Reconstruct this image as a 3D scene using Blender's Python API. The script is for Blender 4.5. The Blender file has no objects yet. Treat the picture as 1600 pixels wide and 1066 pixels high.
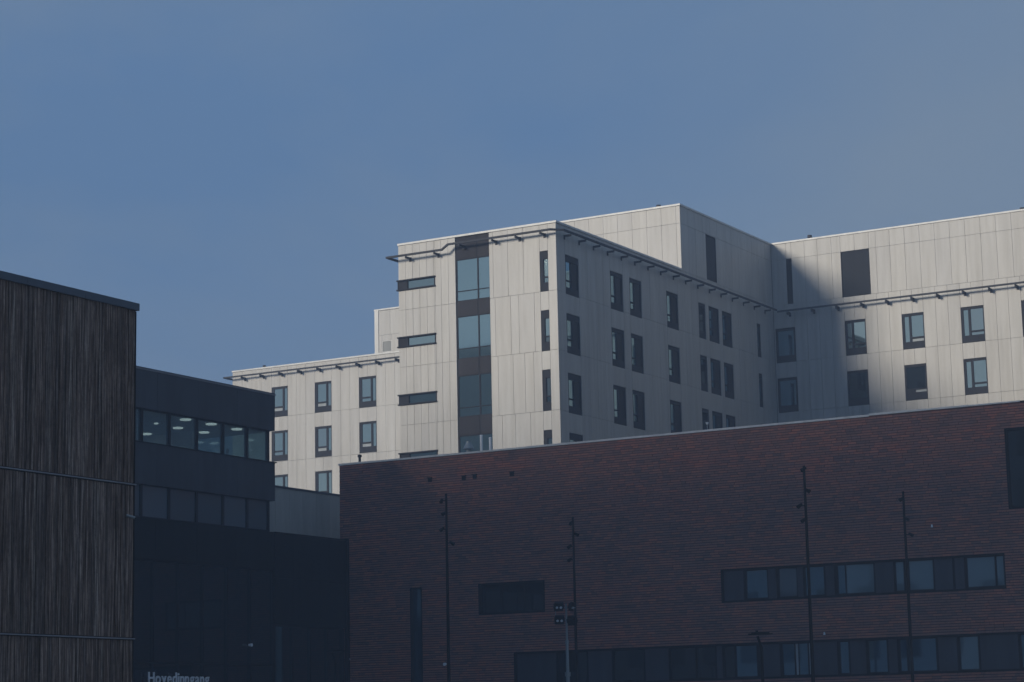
import bpy, math, random
from mathutils import Vector, Matrix
random.seed(7)
S = bpy.context.scene
COL = S.collection

# ------------------------------------------------------------------ camera
YAW, PITCH, ROLL, FPX = 0.52294602, 0.17379012, -0.0207216, 3470.72
CAM = Vector((0, 0, 1.7))
fw = Vector((-math.sin(YAW)*math.cos(PITCH), math.cos(YAW)*math.cos(PITCH), math.sin(PITCH)))
rt = Vector((math.cos(YAW), math.sin(YAW), 0)); up = rt.cross(fw)
rt, up = math.cos(ROLL)*rt + math.sin(ROLL)*up, -math.sin(ROLL)*rt + math.cos(ROLL)*up
cd = bpy.data.cameras.new('camera'); cam = bpy.data.objects.new('camera', cd); COL.objects.link(cam)
cd.sensor_width = 36; cd.lens = 36*FPX/1600; cd.clip_start = .5; cd.clip_end = 9000
M3 = Matrix((rt, up, -fw)).transposed()
cam.matrix_world = Matrix.Translation(CAM) @ M3.to_4x4()
S.camera = cam

# ------------------------------------------------------------------ sky, sun, exposure
SUN = Vector((-.45, -1, .35)).normalized()
EL = math.asin(SUN.z); AZ = math.atan2(SUN.x, SUN.y)
W = bpy.data.worlds.new('World'); S.world = W; W.use_nodes = True
nt = W.node_tree; nt.nodes.clear(); N = nt.nodes.new; L = nt.links.new
out = N('ShaderNodeOutputWorld'); bg = N('ShaderNodeBackground'); bg.inputs['Strength'].default_value = .10
sky = N('ShaderNodeTexSky'); sky.sky_type = 'NISHITA'; sky.sun_disc = False
sky.sun_elevation = EL; sky.sun_rotation = AZ; sky.air_density = 1.0; sky.dust_density = 1.2; sky.ozone_density = 2.0
tc = N('ShaderNodeTexCoord')
# thin veil of fog bank / high cloud drifting over the blue
mp = N('ShaderNodeMapping'); mp.inputs['Scale'].default_value = (1.0, 1.0, 2.6); L(tc.outputs['Generated'], mp.inputs['Vector'])
nz = N('ShaderNodeTexNoise'); nz.inputs['Scale'].default_value = 3.1; nz.inputs['Detail'].default_value = 3.5; nz.inputs['Roughness'].default_value = .5
nz.inputs['Distortion'].default_value = .5
L(mp.outputs[0], nz.inputs['Vector'])
rp = N('ShaderNodeMapRange'); rp.inputs['From Min'].default_value = .30; rp.inputs['From Max'].default_value = .75
rp.inputs['To Min'].default_value = .84; rp.inputs['To Max'].default_value = .97
L(nz.outputs['Fac'], rp.inputs['Value'])
nz2 = N('ShaderNodeTexNoise'); nz2.inputs['Scale'].default_value = 1.7; nz2.inputs['Detail'].default_value = 6; nz2.inputs['Roughness'].default_value = .6; nz2.inputs['Distortion'].default_value = .8
mp2 = N('ShaderNodeMapping'); mp2.inputs['Location'].default_value = (5.2, 7.1, 3.3); mp2.inputs['Rotation'].default_value = (.3, .2, .5); mp2.inputs['Scale'].default_value = (1, 1, 1.6)
L(tc.outputs['Generated'], mp2.inputs['Vector']); L(mp2.outputs[0], nz2.inputs['Vector'])
vr = N('ShaderNodeValToRGB'); vr.color_ramp.elements[0].position = .27; vr.color_ramp.elements[0].color = (1.70, 3.15, 5.75, 1)
vr.color_ramp.elements[1].position = .56; vr.color_ramp.elements[1].color = (2.75, 3.85, 5.5, 1); 
dt = N('ShaderNodeVectorMath'); dt.operation = 'DOT_PRODUCT'; dt.inputs[1].default_value = (.55, .32, -.35); L(tc.outputs['Generated'], dt.inputs[0])   # the fog bank lies to the north-east
ad = N('ShaderNodeMath'); ad.operation = 'ADD'; L(nz2.outputs['Fac'], ad.inputs[0]); L(dt.outputs['Value'], ad.inputs[1]); L(ad.outputs[0], vr.inputs[0])
mx = N('ShaderNodeMixRGB'); L(vr.outputs[0], mx.inputs['Color2'])
L(rp.outputs[0], mx.inputs['Fac']); L(sky.outputs[0], mx.inputs['Color1'])
L(mx.outputs[0], bg.inputs['Color']); L(bg.outputs[0], out.inputs['Surface'])
sl = bpy.data.lights.new('sun', 'SUN'); sl.energy = 3.7; sl.angle = math.radians(13.5); sl.color = (1.0, .905, .755)
so = bpy.data.objects.new('sun', sl); COL.objects.link(so); so.rotation_euler = SUN.to_track_quat('Z', 'Y').to_euler(); so.location = (0, 0, 80)
S.view_settings.view_transform = 'Standard'; S.view_settings.look = 'None'; S.view_settings.gamma = 1
S.view_settings.use_curve_mapping = False
S.view_settings.exposure = -.6
try:
    S.cycles.volume_bounces = 1; S.cycles.max_bounces = 6; S.cycles.transparent_max_bounces = 12
except Exception: pass

# ------------------------------------------------------------------ materials
def nodes(name):
    m = bpy.data.materials.new(name); m.use_nodes = True; t = m.node_tree
    b = t.nodes['Principled BSDF']; return m, t, b
def ramp(t, cols):
    r = t.nodes.new('ShaderNodeValToRGB'); e = r.color_ramp.elements
    while len(e) < len(cols): e.new(.5)
    for i, (p, c) in enumerate(cols): e[i].position = p; e[i].color = (*c, 1)
    return r
def vmul(t, a, b):      # colour * colour
    m = t.nodes.new('ShaderNodeMixRGB'); m.blend_type = 'MULTIPLY'; m.inputs[0].default_value = 1
    t.links.new(a, m.inputs[1]); t.links.new(b, m.inputs[2]); return m.outputs[0]
def noise(t, scale, sc=(1, 1, 1), detail=4, rough=.55, obj=False):
    g = t.nodes.new('ShaderNodeNewGeometry'); mp = t.nodes.new('ShaderNodeMapping'); mp.inputs['Scale'].default_value = sc
    t.links.new(g.outputs['Position'], mp.inputs['Vector'])
    n = t.nodes.new('ShaderNodeTexNoise'); n.inputs['Scale'].default_value = scale; n.inputs['Detail'].default_value = detail
    n.inputs['Roughness'].default_value = rough
    t.links.new(mp.outputs[0], n.inputs['Vector']); return n.outputs['Fac']
def simple(name, col, rough=.5, metal=0, var=.12, vs=(1, 1, .15), sc=1.5, spec=.5, rnd=0):
    m, t, b = nodes(name); b.inputs['Roughness'].default_value = rough; b.inputs['Metallic'].default_value = metal
    b.inputs['Specular IOR Level'].default_value = spec
    n = noise(t, sc, vs)
    lo = tuple(c*(1-var) for c in col); hi = tuple(c*(1+var) for c in col)
    r = ramp(t, [(.3, lo), (.7, hi)]); t.links.new(n, r.inputs[0]); o = r.outputs[0]
    if rnd:
        oi = t.nodes.new('ShaderNodeObjectInfo'); r2 = ramp(t, [(0, (1-rnd,)*3), (.5, (1, 1-.1*rnd, 1-.3*rnd)), (1, (1, 1, 1))])
        t.links.new(oi.outputs['Random'], r2.inputs[0]); o = vmul(t, o, r2.outputs[0])
    t.links.new(o, b.inputs['Base Color']); return m
def glass(name, refl, tint, base, trans=0):
    """coated glazing: a mirror-like coat over a dark (or partly see-through) body"""
    m = bpy.data.materials.new(name); m.use_nodes = True; t = m.node_tree; t.nodes.clear()
    o = t.nodes.new('ShaderNodeOutputMaterial'); g = t.nodes.new('ShaderNodeBsdfGlossy'); g.inputs['Roughness'].default_value = .03
    g.inputs['Color'].default_value = (*tint, 1)
    n = noise(t, .9, (1, 1, 1), 1); bp = t.nodes.new('ShaderNodeBump'); bp.inputs['Strength'].default_value = .012; bp.inputs['Distance'].default_value = .05
    t.links.new(n, bp.inputs['Height']); t.links.new(bp.outputs[0], g.inputs['Normal'])
    if trans:
        b = t.nodes.new('ShaderNodeBsdfTransparent'); b.inputs['Color'].default_value = (trans*.82, trans*.97, trans, 1)
    else:
        b = t.nodes.new('ShaderNodeBsdfDiffuse'); b.inputs['Color'].default_value = (*base, 1)
    if trans:
        df = t.nodes.new('ShaderNodeBsdfDiffuse'); df.inputs['Color'].default_value = (.32, .50, .58, 1)
        m2 = t.nodes.new('ShaderNodeMixShader'); m2.inputs[0].default_value = .22; t.links.new(b.outputs[0], m2.inputs[1]); t.links.new(df.outputs[0], m2.inputs[2]); b = m2  # pale diffuse share painted in, standing in for light inside the room
    lw = t.nodes.new('ShaderNodeFresnel'); lw.inputs['IOR'].default_value = 1.5
    mr = t.nodes.new('ShaderNodeMapRange'); mr.inputs['From Min'].default_value = .04; mr.inputs['From Max'].default_value = 1
    mr.inputs['To Min'].default_value = refl; mr.inputs['To Max'].default_value = 1
    t.links.new(lw.outputs[0], mr.inputs['Value']); gg = t.nodes.new('ShaderNodeNewGeometry')
    bf = t.nodes.new('ShaderNodeMath'); bf.operation = 'SUBTRACT'; bf.inputs[0].default_value = 1; t.links.new(gg.outputs['Backfacing'], bf.inputs[1])
    mu = t.nodes.new('ShaderNodeMath'); mu.operation = 'MULTIPLY'; t.links.new(mr.outputs[0], mu.inputs[0]); t.links.new(bf.outputs[0], mu.inputs[1]); mr = mu
    x = t.nodes.new('ShaderNodeMixShader'); t.links.new(mr.outputs[0], x.inputs[0]); t.links.new(b.outputs[0], x.inputs[1]); t.links.new(g.outputs[0], x.inputs[2])
    t.links.new(x.outputs[0], o.inputs['Surface']); return m
def emit(name, col, s):
    m, t, b = nodes(name); b.inputs['Base Color'].default_value = (.8, .8, .8, 1)
    b.inputs['Emission Color'].default_value = (*col, 1); b.inputs['Emission Strength'].default_value = s; return m

def white_panel():
    m, t, b = nodes('white_facade_panel'); b.inputs['Roughness'].default_value = .45
    n = noise(t, .5, (1, 1, .25), 5, .6); r = ramp(t, [(.25, (.465, .458, .44)), (.75, (.545, .537, .515))]); t.links.new(n, r.inputs[0])
    n2 = noise(t, 3.0, (1, 1, .06), 4, .6); r2 = ramp(t, [(.30, (.84, .835, .82)), (.58, (1, 1, 1))]); t.links.new(n2, r2.inputs[0])
    oi = t.nodes.new('ShaderNodeObjectInfo'); r3 = ramp(t, [(0, (.93, .93, .94)), (.5, (1, .99, .975)), (1, (1, 1, 1))])
    t.links.new(oi.outputs['Random'], r3.inputs[0])
    t.links.new(vmul(t, vmul(t, r.outputs[0], r2.outputs[0]), r3.outputs[0]), b.inputs['Base Color'])
    return m
def brick_mat():
    m, t, b = nodes('brick_face'); b.inputs['Roughness'].default_value = .85
    g = t.nodes.new('ShaderNodeNewGeometry'); oi = t.nodes.new('ShaderNodeObjectInfo')
    ad = t.nodes.new('ShaderNodeMath'); ad.operation = 'ADD'; fr = t.nodes.new('ShaderNodeMath'); fr.operation = 'FRACT'
    t.links.new(g.outputs['Random Per Island'], ad.inputs[0]); t.links.new(oi.outputs['Random'], ad.inputs[1]); t.links.new(ad.outputs[0], fr.inputs[0])
    r = ramp(t, [(0, (.24, .135, .120)), (.2, (.32, .165, .130)), (.45, (.38, .175, .130)), (.62, (.31, .168, .145)), (.8, (.44, .180, .125)), (1, (.49, .205, .14))])
    t.links.new(fr.outputs[0], r.inputs[0])
    n = noise(t, .42, (1, 1, 2.0), 5, .68); r2 = ramp(t, [(.28, (.66, .76, .86)), (.5, (.94, .92, .93)), (.68, (1.08, .88, .84))]); t.links.new(n, r2.inputs[0])
    n3 = noise(t, 14, (1, 1, 2), 3); r3 = ramp(t, [(.3, (.8, .8, .8)), (.7, (1, 1, 1))]); t.links.new(n3, r3.inputs[0])
    t.links.new(vmul(t, vmul(t, r.outputs[0], r2.outputs[0]), r3.outputs[0]), b.inputs['Base Color']); return m
def wood_mat():
    m, t, b = nodes('weathered_dark_timber'); b.inputs['Roughness'].default_value = .8; b.inputs['Specular IOR Level'].default_value = .25
    n = noise(t, 34, (1, 1, .022), 5, .65); r = ramp(t, [(.32, (.035, .026, .020)), (.5, (.165, .12, .095)), (.64, (.50, .42, .36))]); t.links.new(n, r.inputs[0])
    n2 = noise(t, 9, (1, 1, .5), 6, .75); r2 = ramp(t, [(.35, (.6, .6, .62)), (.55, (1, 1, 1)), (.72, (1.0, .97, .95))]); t.links.new(n2, r2.inputs[0])
    n4 = noise(t, 22, (1, 1, .55), 3, .6); r4 = ramp(t, [(.62, (0, 0, 0)), (.72, (.075, .075, .08))]); t.links.new(n4, r4.inputs[0])
    oi = t.nodes.new('ShaderNodeObjectInfo'); r3 = ramp(t, [(0, (.58, .56, .58)), (.4, (.80, .70, .66)), (.8, (1, .92, .9)), (1, (1, 1, 1))]); t.links.new(oi.outputs['Random'], r3.inputs[0])
    c = vmul(t, vmul(t, r.outputs[0], r2.outputs[0]), r3.outputs[0])
    a = t.nodes.new('ShaderNodeMixRGB'); a.blend_type = 'ADD'; a.inputs[0].default_value = .8; t.links.new(c, a.inputs[1]); t.links.new(r4.outputs[0], a.inputs[2])
    t.links.new(a.outputs[0], b.inputs['Base Color']); return m

PANEL = white_panel(); BRICK = brick_mat(); WOOD = wood_mat()
COPE = simple('pale_metal_flashing', (.66, .66, .64), .4, .0)
DFRAME = simple('dark_grey_window_frame', (.034, .036, .044), .7, spec=.15)
LOUV = simple('dark_louvre_blades', (.022, .026, .034), .6, spec=.2)
DPANEL = simple('dark_grey_spandrel', (.046, .045, .052), .7, spec=.15, rnd=.15)
CORE = simple('joint_backing', (.25, .25, .255), .8)
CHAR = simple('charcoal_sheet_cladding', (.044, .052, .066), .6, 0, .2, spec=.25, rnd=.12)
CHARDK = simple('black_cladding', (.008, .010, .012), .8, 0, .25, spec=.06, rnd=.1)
BLK = simple('black_trim', (.006, .008, .011), .6, spec=.12)
MORTAR = simple('mortar', (.03, .024, .026), .95, spec=.1)
FLASH = simple('blue_grey_flashing', (.045, .065, .095), .35, .4)
STRIP = simple('light_steel_strip', (.22, .22, .24), .4, .3)
RAILM = simple('rail_steel', (.065, .068, .078), .7, 0, spec=.15)
SKYGL = glass('coated_glass', .46, (.80, 1.0, .93), (.02, .03, .035))
BLGL = glass('coated_glass_over_blind', .40, (.80, 1.0, .95), (.07, .08, .085))
SKYGL2 = glass('coated_glass_over_dark_room', .36, (.78, 1.0, .95), (.008, .012, .016))
SKYDK = glass('coated_glass_painted_dark_reflection', .07, (.8, 1, .97), (.014, .020, .028))  # dark reflection put into the pane colour, with a weakened coat
LOWGL = [glass('glass_painted_room_light_%d' % i, .16, (.7, .92, 1), c) for i, c in enumerate(((.06, .09, .115), (.09, .125, .155), (.07, .095, .115)))]  # pale body colours stand in for light from the room behind
DIMGL = glass('dark_glass', .07, (.8, .95, 1), (.006, .012, .018))
BANDGL = glass('office_glass', .24, (.8, .95, 1), None, .78)
STRIPGL = glass('stair_glass', .34, (.66, .92, .97), None, .6)
BRGL = glass('tinted_glass', .34, (.55, .85, 1), (.014, .050, .078))
SILVER = simple('pale_blind', (.34, .38, .40), .6)
CONC = simple('pale_render', (.40, .40, .40), .8)
INW = simple('interior_wall', (.74, .78, .78), .8)
LAMPG = emit('lit_ceiling_lamp', (1, .97, .9), 1.4)
LAMPD = emit('small_lit_lamp', (.9, .95, 1), .8)
GALV = simple('galvanised_steel', (.24, .27, .28), .5, .5)
WHITE = simple('white_paint', (.72, .74, .76), .5)
GREYBOX = simple('grey_sheet_cladding', (.36, .37, .36), .6, rnd=.1)
ASPH = simple('asphalt', (.05, .05, .052), .9, 0, .25, (1, 1, 1), .8)
PAVE = simple('plaza_paving', (.16, .16, .16), .85, 0, .15, (1, 1, 1), 2)
ROOFM = simple('roof_membrane', (.08, .08, .085), .9)
LENS = simple('lamp_lens', (.6, .65, .7), .15)

# ------------------------------------------------------------------ mesh helpers
BOXV = [(-.5,-.5,-.5),(.5,-.5,-.5),(.5,.5,-.5),(-.5,.5,-.5),(-.5,-.5,.5),(.5,-.5,.5),(.5,.5,.5),(-.5,.5,.5)]
BOXF = [(0,3,2,1),(4,5,6,7),(0,1,5,4),(1,2,6,5),(2,3,7,6),(3,0,4,7)]
_unit = {}
def unit(mat):
    if mat.name not in _unit:
        me = bpy.data.meshes.new('unit_box'); me.from_pydata(BOXV, [], BOXF); me.materials.append(mat); _unit[mat.name] = me
    return _unit[mat.name]
def wloc(p):
    v = Vector((0, 0, 0))
    while p is not None: v += Vector(p.location); p = p.parent
    return v
def link(name, me, parent, pos):
    o = bpy.data.objects.new(name, me); COL.objects.link(o)
    if parent is not None: o.parent = parent
    o.location = Vector(pos) - wloc(parent); return o
def ubox(name, mat, parent, a, b):
    """one box piece sharing its mesh with all alike pieces; a, b: opposite corners, world"""
    a = Vector(a); b = Vector(b)
    o = link(name, unit(mat), parent, (a+b)/2)
    o.scale = [max(abs(b[i]-a[i]), .001) for i in range(3)]; return o
class MB:
    def __init__(s): s.v = []; s.f = []
    def box(s, a, b):
        n = len(s.v); lo = [min(a[i], b[i]) for i in range(3)]; hi = [max(a[i], b[i]) for i in range(3)]
        s.v += [tuple(lo[i] if q[i] < 0 else hi[i] for i in range(3)) for q in BOXV]
        s.f += [tuple(n+i for i in f) for f in BOXF]
    def tube(s, p, q, r0, r1=None, seg=10, caps=True):
        p = Vector(p); q = Vector(q); r1 = r0 if r1 is None else r1
        d = (q-p).normalized(); a = d.orthogonal().normalized(); b = d.cross(a); n = len(s.v)
        for c, r in ((p, r0), (q, r1)):
            for k in range(seg):
                t = 2*math.pi*k/seg; s.v.append(tuple(c + a*math.cos(t)*r + b*math.sin(t)*r))
        for k in range(seg):
            j = (k+1) % seg; s.f.append((n+k, n+j, n+seg+j, n+seg+k))
        if caps: s.f.append(tuple(n+k for k in reversed(range(seg)))); s.f.append(tuple(n+seg+k for k in range(seg)))
    def obox(s, c, ax, half):    # oriented box: centre, 3 axes, half sizes
        n = len(s.v); c = Vector(c)
        for q in BOXV:
            s.v.append(tuple(c + sum((ax[i]*(2*q[i]*half[i]) for i in range(3)), Vector())))
        s.f += [tuple(n+i for i in f) for f in BOXF]
    def prism(s, pts, off):      # polygon extruded by off
        n = len(s.v); k = len(pts); off = Vector(off)
        s.v += [tuple(Vector(p)) for p in pts] + [tuple(Vector(p)+off) for p in pts]
        s.f.append(tuple(n+i for i in range(k))); s.f.append(tuple(n+k+i for i in reversed(range(k))))
        for i in range(k): j = (i+1) % k; s.f.append((n+i, n+k+i, n+k+j, n+j))
    def build(s, name, mat, parent=None, smooth=False):
        c = [(min(v[i] for v in s.v)+max(v[i] for v in s.v))/2 for i in range(3)]
        me = bpy.data.meshes.new(name); me.from_pydata([tuple(v[i]-c[i] for i in range(3)) for v in s.v], [], s.f)
        me.materials.append(mat)
        if smooth:
            for p in me.polygons: p.use_smooth = True
            try: me.set_sharp_from_angle(angle=math.radians(40))
            except Exception: pass
        me.update(); return link(name, me, parent, c)
def thing(name, loc, label, cat, group=None):
    o = bpy.data.objects.new(name, None); COL.objects.link(o); o.location = loc; o.empty_display_size = .5
    o['label'] = label; o['category'] = cat
    if group: o['group'] = group
    return o
def tag(o, label, cat, group=None):
    o['label'] = label; o['category'] = cat
    if group: o['group'] = group
    return o

class Face:
    """a facade plane. A: faces -Y (plane Y = q, runs along X);  B: faces +X (plane X = q, runs along Y)"""
    def __init__(s, kind, q): s.k = kind; s.q = q
    def p(s, a, z, n=0): return (a, s.q-n, z) if s.k == 'A' else (s.q+n, a, z)
    def ub(s, name, mat, par, a0, a1, z0, z1, n0, n1): return ubox(name, mat, par, s.p(a0, z0, n0), s.p(a1, z1, n1))
    def mb(s, m, a0, a1, z0, z1, n0, n1): m.box(s.p(a0, z0, n0), s.p(a1, z1, n1))

def cut(rect, holes):
    out = [rect]
    for h in holes:
        nxt = []
        for (a0, a1, z0, z1) in out:
            if h[1] <= a0 or h[0] >= a1 or h[3] <= z0 or h[2] >= z1: nxt.append((a0, a1, z0, z1)); continue
            if h[0] > a0: nxt.append((a0, h[0], z0, z1))
            if h[1] < a1: nxt.append((h[1], a1, z0, z1))
            b0, b1 = max(a0, h[0]), min(a1, h[1])
            if h[2] > z0: nxt.append((b0, b1, z0, h[2]))
            if h[3] < z1: nxt.append((b0, b1, h[3], z1))
        out = nxt
    return out
def panels(F, par, rows, holes, mat=PANEL, gap=.020, thick=.05):
    """rows: list of (z0, z1, [joints])"""
    for z0, z1, js in rows:
        for a0, a1 in zip(js[:-1], js[1:]):
            for r in cut((a0, a1, z0, z1), holes):
                if r[1]-r[0] < .05 or r[3]-r[2] < .05: continue
                d = random.uniform(-.004, .004)
                F.ub('panel', mat, par, r[0]+gap/2, r[1]-gap/2, r[2]+gap/2, r[3]-gap/2, -thick, d)
def joints(a0, a1, step, jit=0):
    n = max(1, round((a1-a0)/step)); return [a0 + (a1-a0)*i/n + (random.uniform(-jit, jit) if 0 < i < n else 0) for i in range(n+1)]

def window(F, par, a0, a1, z0, z1, panes, name='window', fm=DFRAME, gm=SKYGL, fn=-.05, gn=-.11, back=-.19, panel=None):
    """dark surround filling the opening, cut by panes: (a0, a1, z0, z1[, material]) relative 0..1"""
    w, h = a1-a0, z1-z0
    g = .012
    P = [(a0+w*p[0], a0+w*p[1], z0+h*p[2], z0+h*p[3], (p[4] if len(p) > 4 else gm)) for p in panes]
    m = MB()
    for r in cut((a0+g, a1-g, z0+g, z1-g), [q[:4] for q in P]): F.mb(m, *r, back, fn)
    o = m.build(name, fm, par)
    for q in P:
        gmx = q[4]
        if gmx is SKYGL and random.random() < .22: gmx = random.choice((BLGL, BLGL, SKYGL2))
        q = (*q[:4], gmx); F.ub('pane', q[4], o, q[0], q[1], q[2], q[3], gn-.02, gn)
    return o
def coping(F, par, a0, a1, z, h=.14, proud=.07, depth=.5, mat=COPE, seg=3.0):
    js = joints(a0, a1, seg)
    for i in range(len(js)-1):
        F.ub('coping', mat, par, js[i]+.006, js[i+1]-.006, z-h, z, -depth, proud+random.uniform(-.004, .004))
def rail(F, par, a0, a1, z, off=.62, first=None, step=2.16, h=.14):
    F.ub('rail', RAILM, par, a0, a1, z-h/2, z+h/2, off-.06, off+.06)
    a = a0+1.0 if first is None else first
    while a < a1-.2:
        m = MB(); F.mb(m, a-.05, a+.05, z-.32, z-h/2, .02, off+.04)
        F.mb(m, a-.09, a+.09, z-.42, z-.1, .003, .04); m.build('rail_bracket', RAILM, par); a += step

# ------------------------------------------------------------------ the ground
g = MB(); g.box((-3000, -2000, -.5), (3000, 4000, 0)); o = g.build('ground', ASPH); o['kind'] = 'structure'
g = MB(); g.box((-73.2, 44, -.2), (-6, 107.4, .12)); o = g.build('plaza', PAVE); o['kind'] = 'structure'

# ================================================================== white hospital, front tower with penthouse
U0, U1, VT, VW, VP = -85.44, -72.41, 132.0, 169.56, 152.04
ZT, ZP = 36.54, 41.72
A = Face('A', VT); B = Face('B', U1); PA = Face('A', VP)
tw = thing('hospital_tower', (-78.9, 150, 0), 'tall white panelled hospital block at the centre, with glazed stair strip and rooftop storey', 'building')
m = MB()       # solid body behind the cladding; the stair strip is hollow 3 m deep
D = .20
m.box((U0+.02, VT+D, 0), (-80.6, VW+.17, 36.3)); m.box((-77.82, VT+D, 0), (U1-D, VW+.17, 36.3)); m.box((-80.6, VT+3.2, 0), (-77.82, VW+.1, 36.25))
m.box((U0+1.2, VP+D, 36.3), (U1-D, VW+.17, 41.5))
m.build('wall_core', CORE, tw)
m = MB()
for z in (36.2, 31.25, 27.05, 22.85, 18.6): m.box((-80.59, VT+.22, z-.5), (-77.83, VT+3.2, z))
m.build('floor_slab', INW, tw)
m = MB(); m.box((U0+.4, VT+.3, 36.3), (U1-.4, VP, 36.36)); m.box((U0+1.4, VP+.3, 41.5), (U1-.4, VW-.3, 41.56)); m.build('roof_deck', ROOFM, tw)
m = MB(); m.box((U0, VT, 0), (-80.62, VT+D-.01, 18.9)); m.box((-77.8, VT, 0), (U1, VT+D-.01, 18.9)); m.box((U1-D+.01, VT+D, 0), (U1, VW-.05, 18.9))
m.build('lower_wall', PANEL, tw)
# --- A face
slots = [(U0-.03, -82.32, z-.78, z) for z in (33.86, 29.70, 25.52, 21.33)]
slims = [(-73.74, -73.08, z-2.86, z) for z in (34.52, 30.33, 26.16, 21.97)]
rowsz = [18.9, 23.30, 27.50, 31.66, 36.42]
for i in range(4):
    z0, z1 = rowsz[i], rowsz[i+1]
    panels(A, tw, [(z0, z1, joints(U0, -80.62, .60))], slots)
    js = [[-77.82, -77.0, -75.95, -74.75, -73.74, -73.08, U1], [-77.82, -77.25, -76.05, -75.1, -74.4, -73.74, -73.08, U1],
          [-77.82, -77.4, -76.15, -75.5, -74.25, -73.74, -73.08, U1], [-77.82, -77.5, -76.3, -75.05, -73.74, -73.08, U1]][i]
    panels(A, tw, [(z0, z1, js)], slims)
for s in slots:
    w, h = s[1]-s[0], s[3]-s[2]
    o = window(A, tw, *s, [(.25, .965, .13, .87)], name='slot_window', fn=-.015, gn=-.09)
    m = MB(); A.mb(m, s[0]-.10, s[1]+.02, s[3]-.09, s[3]+.0, -.1, .11); A.mb(m, s[0]-.10, s[1]+.02, s[2], s[2]+.09, -.1, .11)
    m.box((s[0]-.05, VT-.01, s[2]+.09), (s[0]+.01, VT+1.4, s[3]-.09)); m.build('surround', DFRAME, o)
for s in slims:
    window(A, tw, *s, [(.40, .97, .22, .34), (.40, .97, .37, .80)], fn=-.03)
# stair strip
ST = [(-80.62, -77.82)]
P = [(.035, .63), (.665, .985)]
zz = [(34.72, 32.50), (32.44, 31.80), (30.60, 28.36), (28.30, 27.66), (26.36, 24.16), (24.10, 23.52), (22.10, 19.9), (19.8, 19.2)]
m = MB(); allp = []
for z1, z0 in zz:
    for p in P: allp.append((-80.62+2.8*p[0], -80.62+2.8*p[1], z0, z1))
for r in cut((-80.60, -77.84, 18.9, 36.42), allp): A.mb(m, *r, -.17, -.07)
fr = m.build('glazed_strip', DFRAME, tw)
for q in allp: A.ub('pane', STRIPGL if q[3] > 29 else SKYGL, fr, *q, -.13, -.11)
for z0, z1 in ((34.78, 36.40), (30.66, 31.74), (26.42, 27.60), (22.16, 23.46)):
    for p in P: A.ub('spandrel_panel', DPANEL, tw, -80.62+2.8*p[0], -80.62+2.8*p[1], z0, z1, -.069, -.045)
m = MB(); m.tube((-78.25, VT+.9, 34.2), (-78.0, VT+2.6, 34.05), .03); m.build('stair_lamp', LAMPG, tw)
coping(A, tw, U0-.03, U1+.07, ZT+.02, seg=3.2)
# --- B face (in shade)
Bw = [(133.25, 135.23), (140.0, 142.0), (143.05, 145.0), (149.2, 151.2), (154.83, 156.1), (156.7, 158.6), (159.22, 161.05), (166.0, 166.75)]
hb = []
for zt in (34.38, 30.22, 26.03, 21.85):
    for k, (a0, a1) in enumerate(Bw):
        hb.append((a0, a1, zt-2.8, zt, k))
js = sorted(set([VT, VW] + [x for w in Bw for x in w] + [136.5, 137.7, 138.9, 142.0, 146.4, 147.8, 152.4, 153.6, 162.3, 163.5, 164.7, 168.1]))
for i in range(4): panels(B, tw, [(rowsz[i], rowsz[i+1], js)], [h[:4] for h in hb], gap=.02)
for a0, a1, z0, z1, k in hb:
    if k in (4, 7): pn = [(.14, .86, .22, .90)]
    elif k == 0: pn = [(.07, .45, .18, .34), (.07, .45, .37, .84), (.52, .93, .18, .84, LOUV)]
    else: pn = [(.08, .42, .18, .34), (.08, .42, .37, .90), (.50, .92, .18, .90, LOUV)]
    window(B, tw, a0, a1, z0, z1, pn, fn=-.04, gm=DIMGL if k in (4, 7) else BRGL)
coping(B, tw, VT-.07, VP, ZT+.02, mat=COPE)
# penthouse
panels(PA, tw, [(36.42, 40.18, joints(U0+1.2, -72.75, 1.22)+[U1]), (40.18, 41.6, joints(U0+1.2, -72.75, 1.22)+[U1])], [])
PB = Face('B', U1)
lv = (156.6, 158.5, 36.5, 40.15)
panels(PB, tw, [(36.42, 40.18, joints(VP, VW, 1.3)), (40.18, 41.6, joints(VP, VW, 1.3))], [lv], gap=.02)
def louvre(F, par, a0, a1, z0, z1, name='louvre', fmat=DFRAME, smat=LOUV):
    m = MB(); F.mb(m, a0+.01, a0+.07, z0, z1, -.16, -.01); F.mb(m, a1-.07, a1-.01, z0, z1, -.16, -.01); F.mb(m, a0+.07, a1-.07, z1-.06, z1, -.16, -.01); F.mb(m, a0+.07, a1-.07, z0, z0+.06, -.16, -.01)
    F.mb(m, a0+.07, a1-.07, z0+.06, z1-.06, -.16, -.14)
    o = m.build(name, fmat, par); s = MB(); z = z0+.1
    while z < z1-.12: F.mb(s, a0+.08, a1-.08, z, z+.062, -.13, -.05); z += .08
    q = s.build('slats', smat, o); q['kind'] = 'stuff'; return o
louvre(PB, tw, *lv)
coping(PA, tw, U0+1.2, U1+.07, ZP, seg=2.4); coping(PB, tw, VP-.07, VW, ZP)
m = MB(); m.box((U1-.12, VW-.04, 2), (U1+.016, VW+.12, 41.58)); m.build('corner_trim', DPANEL, tw)
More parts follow.
